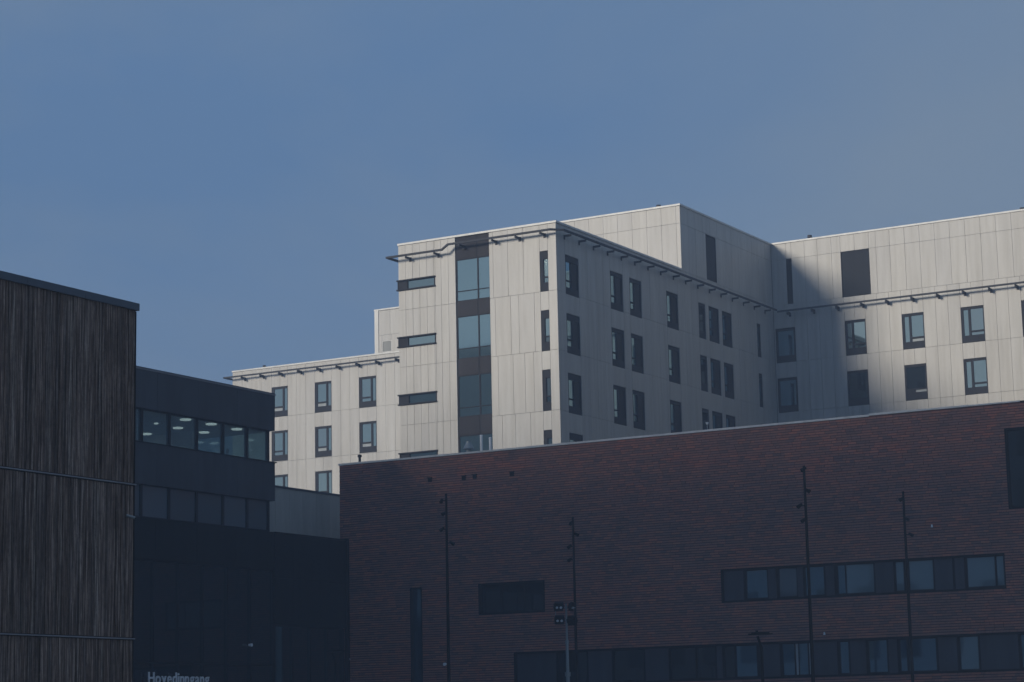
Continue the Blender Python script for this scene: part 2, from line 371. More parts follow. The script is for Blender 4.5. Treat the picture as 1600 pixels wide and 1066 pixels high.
# maintenance rail round the tower
m = MB()
A.mb(m, U0-.62, -81.32, 35.43, 35.57, .60, .72); A.mb(m, -80.86, -72.6, 35.77, 35.91, .52, .64)
dj = Vector((.46, .08, .34)); m.obox((-81.09, VT-.62, 35.67), [dj.normalized(), Vector((0, 1, 0)), dj.cross(Vector((0, 1, 0))).normalized()], (.33, .06, .068))
m.box((U0-.62, VT-.6, 35.43), (U0-.50, VT+1.5, 35.58))
m.obox((-72.22, VT-.30, 35.83), [Vector((.7071, .7071, 0)), Vector((.7071, -.7071, 0)).normalized(), Vector((0, 0, 1))], (.50, .06, .07))
B.mb(m, VT+.02, VW-.62, 35.77, 35.91, .50, .62)
m.build('rail', RAILM, tw)
for a, z in ((-84.4, 35.42), (-82.0, 35.42), (-79.9, 35.74), (-77.2, 35.74), (-75.3, 35.74), (-73.3, 35.74)):
    m = MB(); A.mb(m, a-.05, a+.05, z-.14, z, .02, .66); A.mb(m, a-.09, a+.09, z-.3, z+.02, .004, .04); m.build('rail_bracket', RAILM, tw)
a = VT+1.2
while a < VW-1:
    m = MB(); B.mb(m, a-.05, a+.05, 35.60, 35.74, .02, .56); B.mb(m, a-.09, a+.09, 35.42, 35.74, .004, .04); m.build('rail_bracket', RAILM, tw); a += 2.16

# ================================================================== right wing
F = Face('A', VW); XR = -44.0
rw = thing('hospital_wing', (-58, VW+7, 0), 'higher white panelled wing at the right, beyond the shaded side of the tower', 'building')
m = MB(); m.box((U1+.02, VW+D, 0), (XR, VW+14, 41.5)); m.build('wall_core', CORE, rw)
m = MB(); m.box((U1+.5, VW+.3, 41.5), (XR-.3, VW+13.7, 41.56)); m.build('roof_deck', ROOFM, rw)
m = MB(); m.box((U1+.02, VW, 0), (XR, VW+D-.01, 23.1)); m.build('lower_wall', PANEL, rw)
wr = [(-72.30, -70.52), (-66.12, -64.30), (-61.18, -59.32), (-56.22, -54.32), (-51.25, -49.4), (-46.3, -44.5)]
hw = []
for zt in (34.38, 30.18, 25.98):
    for k, (a0, a1) in enumerate(wr): hw.append((a0, a1, zt-2.90, zt, k))
lou = [(-71.08, -70.58, 36.38, 40.22), (-66.2, -63.70, 36.36, 40.2)]
js = [U1]
for a0, a1 in wr:
    if a0 - js[-1] > .5: js += joints(js[-1], a0, 1.04)[1:]
    elif a0 > js[-1]: js.append(a0)
    js += [(a0+a1)/2, a1]
js += [XR]
panels(F, rw, [(23.1, 27.28, js), (27.28, 31.47, js), (31.47, 36.36, js)], [h[:4] for h in hw])
ju = [U1, -71.08, -70.58, -69.4, -68.25, -67.0, -66.2, -64.95, -63.70, -63.1] + joints(-61.9, XR, 1.24)
panels(F, rw, [(36.36, 40.2, ju), (40.2, 41.6, ju)], lou)
for l in lou: louvre(F, rw, *l)
for a0, a1, z0, z1, k in hw:
    pn = [(.10, .31, .20, .92), (.41, .95, .20, .28, SILVER if (k + int(z0)) % 2 else SKYGL), (.41, .95, .33, .93)]
    if k == 0: pn = [(.10, .90, .20, .92, BRGL)]
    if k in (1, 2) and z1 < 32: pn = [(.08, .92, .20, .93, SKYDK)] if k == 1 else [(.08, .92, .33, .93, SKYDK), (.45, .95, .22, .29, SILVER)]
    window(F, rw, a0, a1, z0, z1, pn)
coping(F, rw, U1+.08, XR, ZP, seg=2.5)
rail(F, rw, U1+.62, XR, 35.70, first=-70.9)
# ================================================================== left wing
XL = -128.9
lw = thing('hospital_wing', (-107, VW+7, 0), 'lower white panelled wing at the left, in mist beyond the black office block', 'building')
m = MB(); m.box((XL+.02, VW+D, 0), (U0-.05, VW+14, 36.2)); m.build('wall_core', CORE, lw)
m = MB(); m.box((XL+.4, VW+.3, 36.2), (U0-.3, VW+13.7, 36.26)); m.build('roof_deck', ROOFM, lw)
m = MB(); m.box((XL, VW, 0), (U0-.05, VW+D-.01, 18.9)); m.build('lower_wall', PANEL, lw)
wl = [(-124.26, -122.38), (-119.26, -117.36), (-114.26, -112.34), (-109.26, -107.36), (-104.26, -102.4)]
hl = [(a0, a1, zt-2.88, zt, k) for zt in (34.36, 30.14, 25.94, 21.74) for k, (a0, a1) in enumerate(wl)]
js = [XL]
for a0, a1 in wl: js += joints(js[-1], a0, 1.04)[1:] + [(a0+a1)/2, a1]
js += joints(js[-1], U0-.05, 1.04)[1:]
panels(F, lw, [(18.9, 23.1, js), (23.1, 27.2, js), (27.2, 31.48, js), (31.48, 36.3, js)], [h[:4] for h in hl])
for a0, a1, z0, z1, k in hl:
    window(F, lw, a0, a1, z0, z1, [(.14, .66, .20, .30, SILVER if (k*7+int(z0)) % 3 else SKYGL), (.14, .66, .35, .93), (.76, .95, .20, .93)])
coping(F, lw, XL-.05, U0-.02, 36.42, seg=2.5)
rail(F, lw, XL-.6, U0-.05, 35.72, first=-127.4, step=2.2)
m = MB(); m.box((XL-.6, VW-.68, 35.64), (XL-.48, VW+2, 35.8)); m.build('rail_return', RAILM, lw)
# plant room on the left wing roof
pr = thing('rooftop_plant_room', (-108, VW+6, 36.3), 'pale box-like plant room on the left wing roof, just left of the tower', 'plant room')
RB = Face('A', 172.0)
m = MB(); m.box((-114.0, 172.2, 36.26), (-101, 181, 41.0)); m.build('wall_core', CORE, pr)
panels(RB, pr, [(36.28, 38.6, joints(-113.6, -101, 1.3)), (38.6, 40.95, joints(-113.6, -101, 1.3))], [(-113.25, -112.15, 36.95, 38.05)])
RB.ub('corner_trim', COPE, pr, -114.05, -113.62, 36.28, 41.0, -.1, .05)
louvre(RB, pr, -113.25, -112.15, 36.95, 38.05, fmat=COPE, smat=GREYBOX); coping(RB, pr, -114.1, -101, 41.12, seg=4)

# ================================================================== brick building
VB = 108.0; BL, BR = -74.22, -26.0; ZB = 17.42
bb = thing('brick_building', (-50, VB+5, 0), 'long dark red-brown brick building with ribbon windows along the foreground', 'building')
bF = Face('A', VB)
m = MB(); m.box((BL+.02, VB+.32, 0), (BR, VB+11, ZB-.1)); m.build('wall_core', CORE, bb)
m = MB(); m.box((BL+.3, VB+.5, ZB-.1), (BR-.3, VB+10.8, ZB-.04)); m.build('roof_deck', ROOFM, bb)
CH = .135; Z0 = .065
bh = [(-49.75, -34.27, Z0+60*CH, Z0+73*CH), (-62.55, BR, Z0+30*CH, Z0+44*CH), (-64.78, -60.5, Z0+60*CH, Z0+73*CH),
      (-69.36, -68.56, Z0+15*CH, Z0+73*CH), (-33.9, -28.0, Z0+89*CH, Z0+119*CH)]
m = MB()
for r in cut((BL, BR, 0, ZB-.02), bh): bF.mb(m, *r, -.30, -.035)
m.build('mortar_backing', MORTAR, bb)
bricks = []
nrow = int((ZB-Z0)/CH)+1
for r in range(nrow):
    z0 = Z0+r*CH; z1 = min(z0+CH, ZB-.02)
    iv = [(BL, BR)]
    for h in bh:
        if h[2] < z0+CH/2 < h[3]:
            nx = []
            for a, b in iv:
                if h[1] <= a or h[0] >= b: nx.append((a, b)); continue
                if h[0] > a: nx.append((a, h[0]))
                if h[1] < b: nx.append((h[1], b))
            iv = nx
    for a, b in iv:
        x = a; first = True
        while x < b-.02:
            l = random.choice((.24, .36, .46, .50, .50)) if not first else random.choice((.2, .3, .4)); first = False
            e = min(x+l, b)
            if b-e < .1: e = b
            bricks.append((x, e, z0, z1)); x = e
vis = [(math.hypot((q[0]+q[1])/2, VB), i) for i, q in enumerate(bricks) if q[1] < -32.7 and q[2] > 4.7]
vis.sort(); near = set(i for _, i in vis[:300])
vv, ff = [], []
for i, (x0, x1, z0, z1) in enumerate(bricks):
    d = random.choice((0, 0, .006, .012, -.012, .02)); jt = .015
    a0, a1, b0, b1 = x0+.006, x1-.006, z0+jt, z1-jt
    if i in near:
        bF.ub('brick', BRICK, bb, a0, a1, b0, b1, -.05, d); continue
    n = len(vv); yf, yb = VB-d, VB+.04
    vv += [(a0, yf, b0), (a1, yf, b0), (a1, yf, b1), (a0, yf, b1), (a0, yb, b0), (a1, yb, b0), (a1, yb, b1), (a0, yb, b1)]
    ff += [(n, n+1, n+2, n+3), (n+1, n+5, n+6, n+2), (n+4, n, n+3, n+7), (n+3, n+2, n+6, n+7), (n+4, n+5, n+1, n)]
me = bpy.data.meshes.new('brickwork'); c = (-50, VB, 8)
me.from_pydata([(p[0]-c[0], p[1]-c[1], p[2]-c[2]) for p in vv], [], ff); me.materials.append(BRICK)
o = link('brickwork', me, bb, c); o['kind'] = 'stuff'
# coping in lengths with a small step
js = joints(BL-.05, -41.0, 2.6)
for i in range(len(js)-1): bF.ub('coping', COPE, bb, js[i]+.006, js[i+1]-.006, ZB-.06, ZB+.045+random.uniform(-.006, .006), -.5, .06)
js = joints(-41.0, -33.0, 2.6)
for i in range(len(js)-1): bF.ub('coping', COPE, bb, js[i]+.006, js[i+1]-.006, ZB-.02, ZB+.09-.02*i, -.5, .06)
js = joints(-33.0, BR, 2.6)
for i in range(len(js)-1): bF.ub('coping', DFRAME, bb, js[i]+.006, js[i+1]-.006, ZB-.04, ZB+.03, -.5, .05)

def ribbon(h, segs, sz, name='ribbon_window'):
    """segs: (a0, a1, material or None for dark panel)"""
    a0, a1, z0, z1 = h; ps = [(s[0], s[1], z0+sz[0], z1-sz[1], s[2]) for s in segs if s[2] is not None]
    m = MB()
    for r in cut((a0+.01, a1-.01, z0+.01, z1-.01), [p[:4] for p in ps]): bF.mb(m, *r, -.25, -.13)
    # projecting outer frame
    for r in cut((a0+.005, a1-.005, z0+.005, z1-.005), [(a0+.07, a1-.07, z0+.07, z1-.07)]): bF.mb(m, *r, -.128, .03)
    o = m.build(name, BLK, bb)
    for p in ps: bF.ub('pane', p[4], o, p[0], p[1], p[2], p[3], -.19, -.17)
    for s in segs:
        if s[2] is None: bF.ub('infill_panel', CHAR, o, s[0]+.03, s[1]-.03, z0+.1, z1-.1, -.128, -.10)
    return o
def uA(px):   # where the sight line through that column meets the brick wall at window height
    d = fw + (px-800)/FPX*rt - (905-533)/FPX*up; return d.x*(VB/d.y)
def uL(px):
    d = fw + (px-800)/FPX*rt - (1030-533)/FPX*up; return d.x*(VB/d.y)
BLIND = glass('glass_over_blind', .20, (.7, .9, 1), (.07, .085, .10))
PALEGL = glass('glass_painted_sky_reflection', .34, (.7, .92, 1), (.11, .165, .185))  # pale body colour stands in for sky reflected in the pane
up_s = [(1129, 1161, None), (1165, 1197, BRGL), (1198, 1212, None), (1216, 1243, BLIND), (1244, 1254, None), (1257, 1286, BRGL), (1288, 1303, None),
        (1308, 1319, BRGL), (1321, 1364, PALEGL), (1366, 1396, None), (1399, 1411, PALEGL), (1414, 1418, PALEGL), (1420, 1457, PALEGL), (1459, 1489, None), (1491, 1507, None),
        (1511, 1554, PALEGL), (1557, 1568, PALEGL)]
ribbon(bh[0], [(uA(a), uA(b), m_) for a, b, m_ in up_s], (.17, .14))
lo_s = [(806, 868, None), (871, 915, DIMGL), (917, 955, None), (958, 1004, DIMGL), (1006, 1044, None), (1047, 1085, DIMGL), (1088, 1116, DIMGL), (1118, 1128, None), (1131, 1146, DIMGL), (1149, 1181, BRGL),
        (1188, 1218, None), (1222, 1240, BRGL), (1242, 1246, SILVER), (1247, 1261, BRGL), (1263, 1266, SILVER), (1270, 1308, None), (1312, 1325, BRGL), (1327, 1353, None), (1357, 1385, BRGL), (1387, 1402, None),
        (1406, 1416, BRGL), (1419, 1462, BRGL), (1465, 1496, None), (1500, 1528, PALEGL), (1531, 1592, None), (1596, 1640, BRGL), (1645, 1700, None)]
ribbon(bh[1], [(uL(a), min(uL(b), BR-.1), m_) for a, b, m_ in lo_s], (.16, .14))
a0, a1 = bh[2][:2]; ribbon(bh[2], [(a0+.1, a0+1.4, DIMGL), (a0+1.45, a0+2.85, DIMGL), (a0+2.9, a1-.1, DIMGL)], (.12, .12), 'square_window')
a0, a1 = bh[3][:2]; ribbon(bh[3], [(a0+.09, a1-.09, BRGL)], (.1, .1), 'tall_window')
a0, a1, z0, z1 = bh[4]; ribbon(bh[4], [(a0+.1, a0+2.9, DIMGL), (a0+3.0, a1-.1, DIMGL)], (.14, .14), 'high_window')
for px, py in ((672, 750), (725, 747), (742, 745), (800, 741)):
    d = fw + (px-800)/FPX*rt - (py-533)/FPX*up; k = VB/d.y; x, z = d.x*k, 1.7+d.z*k
    m = MB(); bF.mb(m, x-.12, x+.12, z-.12, z+.12, -.03, .05); bF.mb(m, x-.15, x+.15, z+.1, z+.14, -.03, .12); m.build('wall_vent', BLK, bb)

# ================================================================== dark office block with entrance hall
UD = -73.68; dk = Face('B', UD)
ob = thing('office_building', (-80, 94, 0), 'black clad office block with two bands of lit windows, left of the brick building', 'building')
XB = -83.0; V0, V1 = 80.0, 100.75
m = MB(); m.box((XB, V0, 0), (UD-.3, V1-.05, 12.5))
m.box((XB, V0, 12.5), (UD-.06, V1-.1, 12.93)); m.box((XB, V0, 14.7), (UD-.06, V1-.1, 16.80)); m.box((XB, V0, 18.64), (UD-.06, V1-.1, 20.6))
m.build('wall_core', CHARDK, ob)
for z0, z1 in ((18.62, 20.62), (14.66, 16.80)):
    js = joints(V0, V1, 3.45)
    for i in range(len(js)-1): dk.ub('fascia_panel', CHAR, ob, js[i]+.004, js[i+1]-.004, z0, z1, -.06, .06)
    ubox('fascia_panel', CHAR, ob, (XB, V1-.09, z0), (UD+.055, V1+.01, z1))
dk.ub('roof_edge', STRIP, ob, V0, V1+.05, 20.62, 20.70, -.5, .10); dk.ub('roof_edge', FLASH, ob, V0, V1+.03, 20.70, 20.76, -.5, .04)
dk.ub('sill_flashing', BLK, ob, V0, V1+.12, 16.80, 16.85, -.3, .12)
js = joints(V0, V1, 3.45)
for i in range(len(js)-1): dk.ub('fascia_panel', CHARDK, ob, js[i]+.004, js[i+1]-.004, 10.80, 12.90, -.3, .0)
# rear wall with openings and interior partitions for both office floors
for fl, (z0, z1) in enumerate(((16.82, 18.62), (12.95, 14.68))):
    ops = [(86, 87.6, z0+.35, z1-.15), (89, 92.3, z0+.35, z1-.1), (93.6, 97.4, z0+.3, z1-.1), (98.4, 102, z0+.2, z1-.06)] if fl == 0 else [(98.0, 99.8, z0+.5, z1-.2)]
    rb = Face('B', XB+.2); m = MB()
    for r in cut((V0, V1-.3, z0, z1), ops): rb.mb(m, *r, -.2, 0)
    for v in (88.0, 92.9, 97.7): m.box((XB+.25, v, z0+.02), (UD-3.4, v+.12, z1-.02))
    m.build('inner_wall', INW, ob)
    m = MB(); m.box((XB+.02, V0, z1-.06), (UD-.2, V1-.2, z1-.01)); m.build('ceiling', INW, ob)
    mull = [V0+.1, 82.6, 84.9, 87.1, 89.38, 91.65, 93.98, 96.28, 98.45, V1-.35]
    fm = MB(); 
    for v in mull: dk.mb(fm, v-.09, v+.09, z0+.03, z1-.03, -.30, -.12)
    dk.mb(fm, V0, V1-.26, z0, z0+.06, -.30, -.11); dk.mb(fm, V0, V1-.26, z1-.06, z1, -.30, -.11)
    fo = fm.build('window_band', BLK, ob)
    for a, b in zip(mull[:-1], mull[1:]): dk.ub('pane', BANDGL if fl == 0 else LOWGL[int(a*7) % 3], fo, a+.09, b-.09, z0+.06, z1-.06, -.22, -.20)
    # glazed return at the far corner
    ubox('pane', BANDGL, fo, (XB+.3, V1-.36, z0+.06), (UD-.3, V1-.34, z1-.06))
def atz(px, py, z):
    d = fw + (px-800)/FPX*rt - (py-533)/FPX*up; k = (z-1.7)/d.z; return Vector((d.x*k, d.y*k, z))
for px, py, r in ((290, 656, .30), (330, 663, .30), (370, 671, .30), (278, 669, .28), (319, 676, .28), (260, 682, .2), (273, 682, .2), (244, 662, .12)):
    p = atz(px, py, 18.53); m = MB(); m.tube((p.x, p.y, 18.50), (p.x, p.y, 18.555), r, r, 20); m.build('ceiling_lamp', LAMPG, ob)
for v in (84, 87, 90, 92.4, 94.6, 96.8, 99.3):  # further lamps added deep in the room to brighten it
    for u in (-79.6,):
            m = MB(); m.tube((u, v, 18.50), (u, v, 18.555), .28, .28, 16); m.build('ceiling_lamp', LAMPG, ob)
# desk things by the window of the upper office floor
m = MB(); m.box((UD-1.5, 92.2, 16.85), (UD-.8, 95.6, 16.98)); m.box((UD-1.4, 97.0, 16.85), (UD-.7, 98.2, 16.98)); m.build('desk', INW, ob)
m = MB(); m.tube((UD-.9, 97.6, 16.98), (UD-.9, 97.6, 17.15), .03); m.obox((UD-.9, 97.65, 17.25), [Vector((.9, .3, .3)).normalized(), Vector((-.3, .9, 0)).normalized(), Vector((0, 0, 1))], (.05, .12, .10)); m.build('desk_screen', BLK, ob)
# low dark block reaching the brick wall
lb = thing('entrance_hall', (-80, 104, 0), 'low black clad entrance hall joining the office block to the brick wall', 'building')
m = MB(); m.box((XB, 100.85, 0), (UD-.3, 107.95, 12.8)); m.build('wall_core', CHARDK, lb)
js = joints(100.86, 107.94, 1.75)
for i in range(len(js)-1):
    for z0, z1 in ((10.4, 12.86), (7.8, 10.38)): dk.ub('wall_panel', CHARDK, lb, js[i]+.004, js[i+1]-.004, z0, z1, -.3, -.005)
dk.ub('roof_edge', BLK, lb, 100.86, 107.97, 12.87, 12.95, -.5, .05); dk.ub('corner_post', BLK, lb, 107.76, 107.99, 0, 12.99, -.1, .12)
def curtain(par, v0, v1, z0, z1, st, gm=DIMGL):
    m = MB(); js = joints(v0, v1, st); zs = [z0, (z0+z1)/2, z1]
    for v in js: dk.mb(m, max(v0, v-.04), min(v1, v+.04), z0, z1, -.25, -.08)
    for z in zs: dk.mb(m, v0, v1, max(z0, z-.04), min(z1, z+.04), -.249, -.085)
    o = m.build('curtain_wall', BLK, par)
    for a, b in zip(js[:-1], js[1:]):
        for c0, c1 in zip(zs[:-1], zs[1:]): dk.ub('pane', gm, o, a+.04, b-.04, c0+.04, c1-.04, -.2, -.18)
curtain(ob, V0, V1, .3, 10.75, 2.07); curtain(lb, 100.9, 107.7, .3, 7.75, 1.7)
for par, px, py in ((ob, 391, 1008), (lb, 544, 1030)):
    d = fw + (px-800)/FPX*rt - (py-533)/FPX*up; k = UD/d.x; y, z = d.y*k, 1.7+d.z*k
    m = MB(); m.tube((UD-.1, y, z), (UD+.12, y, z), .06, .09, 10); m.build('wall_lamp', WHITE, par)

# sign lettering
sg = thing('entrance_sign', (UD+.15, 92.3, 4.4), 'pale raised lettering reading Hovedinngang on the black entrance front', 'sign')
word = 'Hovedinngang'; GW = []
dg = None
for ch in word:
    cu = bpy.data.curves.new('letter', 'FONT'); cu.body = ch; cu.extrude = .025; cu.offset = .012; cu.size = .84; cu.resolution_u = 3
    to = bpy.data.objects.new('tmp', cu); COL.objects.link(to); bpy.context.view_layer.update()
    dg = bpy.context.evaluated_depsgraph_get(); me = bpy.data.meshes.new_from_object(to.evaluated_get(dg)); COL.objects.unlink(to); bpy.data.objects.remove(to)
    xs = [v.co.x for v in me.vertices]; GW.append((ch, me, min(xs), max(xs)))
tot = sum(g[3]-g[2] for g in GW); gapw = .075; sx = (5.03 - gapw*(len(word)-1))/tot
y = 89.82
for ch, me, x0, x1 in GW:
    me.materials.clear(); me.materials.append(WHITE)
    for v in me.vertices: v.co = Vector((v.co.z, (v.co.x-x0)*sx, v.co.y))
    me.update(); o = link('letter', me, sg, (UD+.06, y, 4.47)); y += (x1-x0)*sx+gapw
# the letters stand on a slim bar
dk.ub('sign_bar', BLK, sg, 89.7, 94.95, 4.36, 4.42, .0, .09)

# grey clad box behind
gb = thing('grey_annex', (-82, 108, 0), 'plain grey sheet-clad annex between the black office block and the brick wall', 'building')
GF = Face('B', -78.0)
m = MB(); m.box((-88, 101.2, 0), (-78.15, 118, 16.2)); m.build('wall_core', CORE, gb)
js = joints(101.2, 118, 1.4)
for i in range(len(js)-1): GF.ub('wall_panel', GREYBOX, gb, js[i]+.006, js[i+1]-.006, 0, 16.25, -.15, random.uniform(-.003, .003))
GF.ub('roof_edge', FLASH, gb, 101.15, 118.05, 16.25, 16.37, -.4, .05)

# ================================================================== timber building
UW = -35.0; VE = 42.12; wf = Face('B', UW)
wb = thing('timber_building', (-42, 30, 0), 'near building at left clad in weathered dark vertical timber boards', 'building')
m = MB(); m.box((-50, 14, 0), (UW-.05, VE-.03, 12.1)); m.build('wall_core', BLK, wb)
bands = [(.1, .30), (.34, 4.04), (4.11, 7.77), (7.85, 12.13)]
rest = MB()
for bi, (z0, z1) in enumerate(bands):
    v = VE
    while v > 14.2:
        w = random.choice((.05, .075, .10, .12, .12)); n = random.uniform(-.012, .012) + (.022 if w < .06 else 0)
        if v > 36.3 and bi > 0:
            wf.ub('board', WOOD, wb, v-w+.004, v-.004, z0, z1, -.045, n)
        else: wf.mb(rest, v-w+.004, v-.004, z0, z1, -.045, n)
        v -= w
o = rest.build('boards', WOOD, wb); o['kind'] = 'stuff'
for z in (4.075, 7.81): wf.ub('flashing_strip', STRIP, wb, 14, VE+.02, z-.016, z+.014, -.02, .05)
js = joints(14, VE+.06, 2.0)
for i in range(len(js)-1): wf.ub('roof_flashing', FLASH, wb, js[i]+.004, js[i+1]-.004, 12.13, 12.31, -.5, .07+random.uniform(-.003, .003))
m = MB()
for i in range(40): 
    vv_ = 20+i*.55+random.uniform(-.03, .03); wf.mb(m, vv_, vv_+.03, 12.31, 12.325, 0, .03)
m.build('flashing_rivet', FLASH, wb)
m = MB(); m.box((-50, 14, 12.1), (UW-.5, VE, 12.2)); m.build('roof_deck', ROOFM, wb)
m = MB(); m.box((-50, VE-.03, 0), (UW+.02, VE, 12.1)); m.build('end_trim', BLK, wb)

sc = thing('security_camera', (UW+.05, 41.85, 6.95), 'small white security camera fixed near the far edge of the timber building', 'camera')
m = MB(); m.tube((UW, 41.82, 7.02), (UW+.10, 41.85, 7.0), .02); m.tube((UW+.04, 41.78, 7.03), (UW+.14, 41.97, 6.98), .035, .04, 12); m.build('housing', GALV, sc)
m = MB(); m.tube((UW+.14, 41.97, 6.98), (UW+.15, 41.99, 6.975), .032, .03, 12); m.build('lens', BLK, sc)

# large unseen block added beyond the timber building to shade the brick wall
nb = thing('added_shade_block', (-85, 36, 0), 'tall plain unseen block added beyond the timber building to shade the brick wall', 'building')
ZN = 47.0
m = MB(); m.box((-150, 26, 0), (-52.0, 40, ZN)); m.build('wall', CONC, nb)
m = MB()
for z in range(3, 34, 4):
    x = -148
    while x < -54: m.box((x, 25.95, z), (x+1.8, 26.0, z+2)); m.box((x, 40.0, z), (x+1.8, 40.04, z+2)); x += 3.6
o = m.build('windows', DIMGL, nb); o['kind'] = 'stuff'

# unseen block added at far right, holding sky light off the tower's side
cw = thing('added_sky_screen', (-30, 150, 0), 'dark unseen block added at right to keep sky light off the tower side', 'building')
m = MB(); m.box((-35.5, 127, 0), (-22, 169, 43.4)); m.box((-43.9, 169.6, 0), (-22, 183, 43.4)); m.build('wall', MORTAR, cw)
m = MB()
for z in range(3, 40, 4):
    yy = 129
    while yy < 166: m.box((-35.55, yy, z), (-35.48, yy+1.8, z+2)); yy += 3.8
o = m.build('windows', DIMGL, cw); o['kind'] = 'stuff'

# ================================================================== tall light masts in the plaza
def mast(x, y, h, heads, label):
    t = thing('light_mast', (x, y, .12), label, 'light mast', 'tall dark light masts in front of the brick wall')
    m = MB(); m.tube((x, y, .12), (x, y, h), .085, .05, 12); m.tube((x, y, .12), (x, y, .17), .22, .22, 12); m.build('pole', BLK, t, True)
    for dz, side, az in heads:
        c = Vector((x, y, h-dz)) + side*.20*rt
        m = MB(); m.tube((x, y, h-dz), c, .025)
        d = (Vector((math.cos(az), math.sin(az), -.6))).normalized()
        m.tube(c-d*.09, c+d*.11, .055, .085, 12); m.tube(c-d*.13, c-d*.09, .035, .055, 12); o = m.build('spotlight', BLK, t, True)
        m = MB(); m.tube(c+d*.111, c+d*.116, .07, .07, 12); m.build('lens', DIMGL, o)
    return t
def place(px, py, z):
    p = atz(px, py, z); return p.x, p.y
x, y = place(697, 772, 12); t1 = mast(x, y, 12, [(.30, -1, 2.4), (.85, -.5, 4), (1.55, -1, 3.1), (2.15, 1.1, 0)], 'tall dark mast nearest the black entrance hall, left of the white floodlight mast')
m = MB(); m.tube((x-.1, y-.08, 4.62), (x-.1, y-.2, 4.6), .05, .07, 10); m.build('lamp', WHITE, t1)
x, y = place(895, 808, 12); mast(x, y, 12, [(.30, -.5, 2.4), (.85, .8, 0), (1.45, -1, 3.1), (2.1, -1, 3)], 'tall dark mast right behind the white floodlight mast')
x, y = place(1256, 728, 12); mast(x, y, 12, [(.14, -.1, 4), (1.0, .5, 0), (1.62, -1.2, 3.1), (2.2, -.5, 4)], 'tallest looking dark mast, crossing the left part of the upper ribbon window')
x, y = place(1411, 768, 12); mast(x, y, 12, [(.35, -.5, 3.4), (1.25, .5, 0), (1.95, 1.3, 0)], 'rightmost tall dark mast, crossing the middle of the upper ribbon window')

# floodlight mast
x, y = place(885, 966, 7.05)
t = thing('floodlight_mast', (x, y, .12), 'pale galvanised mast carrying four black floodlights in front of the brick wall', 'floodlight')
m = MB()
m.tube((x, y, .12), (x, y, 4.3), .12, .10, 14); m.tube((x, y, 4.25), (x, y, 4.45), .14, .14, 14); m.tube((x, y, 4.4), (x, y, 5.85), .085, .075, 14); m.tube((x, y, 5.82), (x, y, 5.98), .10, .10, 12); m.tube((x, y, 5.95), (x, y, 7.75), .055, .05, 12)
m.build('pole', GALV, t, True)
m = MB(); m.tube(Vector((x, y, 7.55))-rt*.5, Vector((x, y, 7.55))+rt*.45, .025); m.tube(Vector((x, y, 6.95))-rt*.5, Vector((x, y, 6.95))+rt*.45, .025)
m.tube(Vector((x, y, 7.62))-rt*.52, Vector((x, y, 6.9))-rt*.52, .02); m.build('cross_arm', GALV, t)
fd = Vector((-fw.x, -fw.y, 0)).normalized(); rh = Vector((rt.x, rt.y, 0)).normalized()
for k, (sx_, zz_, tilt, tw_) in enumerate(((-.36, 7.62, -.45, .2), (-.34, 6.98, -.35, .1), (.27, 7.60, -.3, 1.2), (.27, 6.92, .2, 2.6))):
    c = Vector((x, y, zz_)) + rh*sx_ + fd*.12
    ax = (fd*math.cos(tw_) + rh*math.sin(tw_)); n = (ax*math.cos(tilt) + Vector((0, 0, math.sin(tilt)))).normalized()
    r_ = n.cross(Vector((0, 0, 1))).normalized(); u_ = r_.cross(n)
    m = MB(); m.obox(c, [r_, u_, n], (.22, .20, .05)); m.obox(c-n*.09, [r_, u_, n], (.15, .13, .05)); 
    for s_ in (-1, 1): m.obox(c+r_*.235*s_, [r_, u_, n], (.012, .10, .10))
    for s_ in (-1, 1): m.obox(c+u_*.205*s_+n*.03, [r_, u_, n], (.21, .012, .07))
    o = m.build('floodlight', BLK, t)
    for s_ in (-1, 1):
        m = MB(); q = c+n*.052+r_*.10*s_-u_*.05; m.tube(q, q+n*.012, .065, .055, 12); m.build('lens', LENS, o)

def street_lamp(x, y, h, arm, label, sc=1):
    t = thing('street_lamp', (x, y, .12), label, 'street lamp', 'dark street lamps in the plaza')
    m = MB(); m.tube((x, y, .12), (x, y, h-.55*sc), .075*sc, .06*sc, 12); m.tube((x, y, h-.56*sc), Vector((x, y, h-.1*sc))-rh*.14*sc, .06*sc, .05*sc, 12); m.build('pole', BLK, t, True)
    m = MB(); c = Vector((x, y, h)) - rh*.02*sc
    n = 16; pts = []
    for k in range(n):
        a_ = 2*math.pi*k/n; pts.append(c + rh*(.48*sc*math.cos(a_)) + fd*(.17*sc*math.sin(a_)) + Vector((0, 0, -.05*sc)))
    m.prism(pts, (0, 0, .05*sc)); pt2 = [c + (p-c)*.72 + Vector((0, 0, .035*sc)) for p in pts]; m.prism(pt2, (0, 0, .045*sc)); m.tube(c-rh*.14*sc+Vector((0, 0, .05)), c-rh*.14*sc+Vector((0, 0, .12*sc)), .05*sc)
    o = m.build('lamp_head', BLK, t); m = MB(); m.prism([p*.0 + c + (p-c)*.8 + Vector((0, 0, -.02*sc)) for p in pts], (0, 0, .01)); m.build('lens', DFRAME, o)
x, y = place(1189, 990, 5.2); street_lamp(x, y, 5.2, 1, 'dark street lamp with flat head in front of the lower ribbon window')
x, y = place(524, 1017, 5.6); street_lamp(x, y, 5.6, 1, 'small dark street lamp before the black entrance hall', .95)

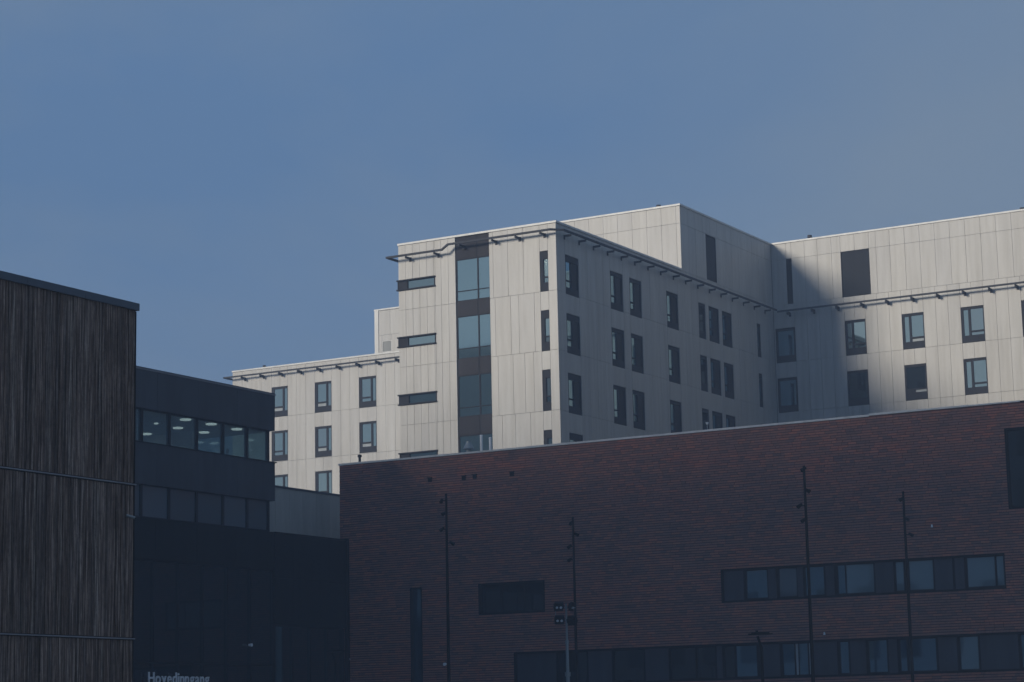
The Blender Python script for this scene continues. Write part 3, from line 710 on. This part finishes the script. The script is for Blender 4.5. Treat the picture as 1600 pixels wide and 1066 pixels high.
# small lights on the brick wall
for px, py, lab in ((1289, 990, 'small pale wall light above the lower ribbon window'), (1457, 822, 'tiny pale wall fitting on the bare brick, above the upper ribbon window')):
    d = fw + (px-800)/FPX*rt - (py-533)/FPX*up; k = VB/d.y; x, z = d.x*k, 1.7+d.z*k
    t = thing('wall_light', (x, VB, z), lab, 'wall light', 'small lights on the brick wall')
    m = MB(); m.tube((x, VB-.09, z-.07), (x, VB-.09, z+.07), .06, .03, 10); m.build('shade', WHITE, t); m = MB(); m.box((x-.03, VB-.06, z-.03), (x+.03, VB-.01, z+.05)); m.build('bracket', GALV, t)

# ------------------------------------------------------------------ things standing on the roofs
def roof_thing(name, label, cat, px, py, yv, zb, kind, sc=1, grp='small fittings on the roofs'):
    d = fw + (px-800)/FPX*rt - (py-533)/FPX*up; k = yv/d.y; x = d.x*k; zt = 1.7+d.z*k
    t = thing(name, (x, yv, zb), label, cat, grp)
    if kind == 'cone':
        m = MB(); m.tube((x, yv, zb), (x, yv, zt-.45*sc), .16*sc, .16*sc, 14); m.build('stub', GALV, t, True)
        m = MB(); m.tube((x, yv, zt-.45*sc), (x, yv, zt-.1*sc), .34*sc, .17*sc, 16); m.tube((x, yv, zt-.1*sc), (x, yv, zt), .17*sc, .15*sc, 16); m.build('cowl', GALV, t, True)
    elif kind == 'pipe':
        m = MB(); m.tube((x, yv, zb), (x, yv, zt), .085*sc, .085*sc, 12); m.build('pipe', WHITE, t, True)
        m = MB(); m.tube((x, yv, zt), (x, yv, zt+.05), .11*sc, .07*sc, 12); m.build('cap', WHITE, t, True)
    elif kind == 'lamp':
        m = MB(); m.tube((x, yv, zb), (x, yv, zt-.1), .03, .03, 8); m.build('post', GALV, t); m = MB(); m.tube((x, yv, zt-.12), (x, yv, zt), .06, .10, 10); m.build('head', WHITE, t)
    else:
        m = MB(); m.tube((x, yv, zb), (x, yv, zt), .10*sc, .10*sc, 10); m.build('post', RAILM, t)
        m = MB(); m.tube((x, yv, zt-.12*sc), (x, yv, zt+.06*sc), .17*sc, .15*sc, 12); m.build('cap', RAILM, t)
roof_thing('roof_cowl', 'pale conical vent cowl on the brick roof before the stair strip', 'vent', 732, 690, 112, ZB-.04, 'cone', 1.0)
roof_thing('roof_pipe', 'left and taller of two white pipes on the brick roof', 'pipe', 752, 681, 112, ZB-.04, 'pipe')
roof_thing('roof_pipe', 'right of two white pipes on the brick roof, at the stair strip edge', 'pipe', 766, 685, 112, ZB-.04, 'pipe')
roof_thing('roof_post', 'short black post on the brick roof near its left end', 'vent', 562, 712, 110, ZB-.04, 'post', .8)
roof_thing('roof_lamp', 'small white fitting on the brick roof before the shaded windows', 'lamp', 1105, 660, 110, ZB-.04, 'lamp')
roof_thing('roof_vent', 'small vent on top of the rooftop storey', 'vent', 1029, 322, 153, 41.56, 'post', 1.2)
roof_thing('roof_vent', 'small vent on the right wing roof near its inner corner', 'vent', 1265, 369, 171, 41.56, 'post', 1.2)
roof_thing('roof_vent', 'small vent on the right wing roof at the picture edge', 'vent', 1597, 326, 171, 41.56, 'post', 1.2)
roof_thing('roof_vent', 'small vent on the misty left wing roof', 'vent', 413, 572, 171, 36.26, 'post', 1.0)

# ------------------------------------------------------------------ the mist
hz = MB(); hz.box((-3050, -2050, -1.5), (3050, 4050, 44)); h = hz.build('haze', ASPH); h['kind'] = 'stuff'
hm = bpy.data.materials.new('mist'); hm.use_nodes = True; t = hm.node_tree; t.nodes.clear()
o = t.nodes.new('ShaderNodeOutputMaterial'); pv = t.nodes.new('ShaderNodeVolumePrincipled')
pv.inputs['Color'].default_value = (.66, .80, 1.0, 1); pv.inputs['Density'].default_value = .0011; pv.inputs['Anisotropy'].default_value = .25
t.links.new(pv.outputs[0], o.inputs['Volume']); h.data.materials.clear(); h.data.materials.append(hm)
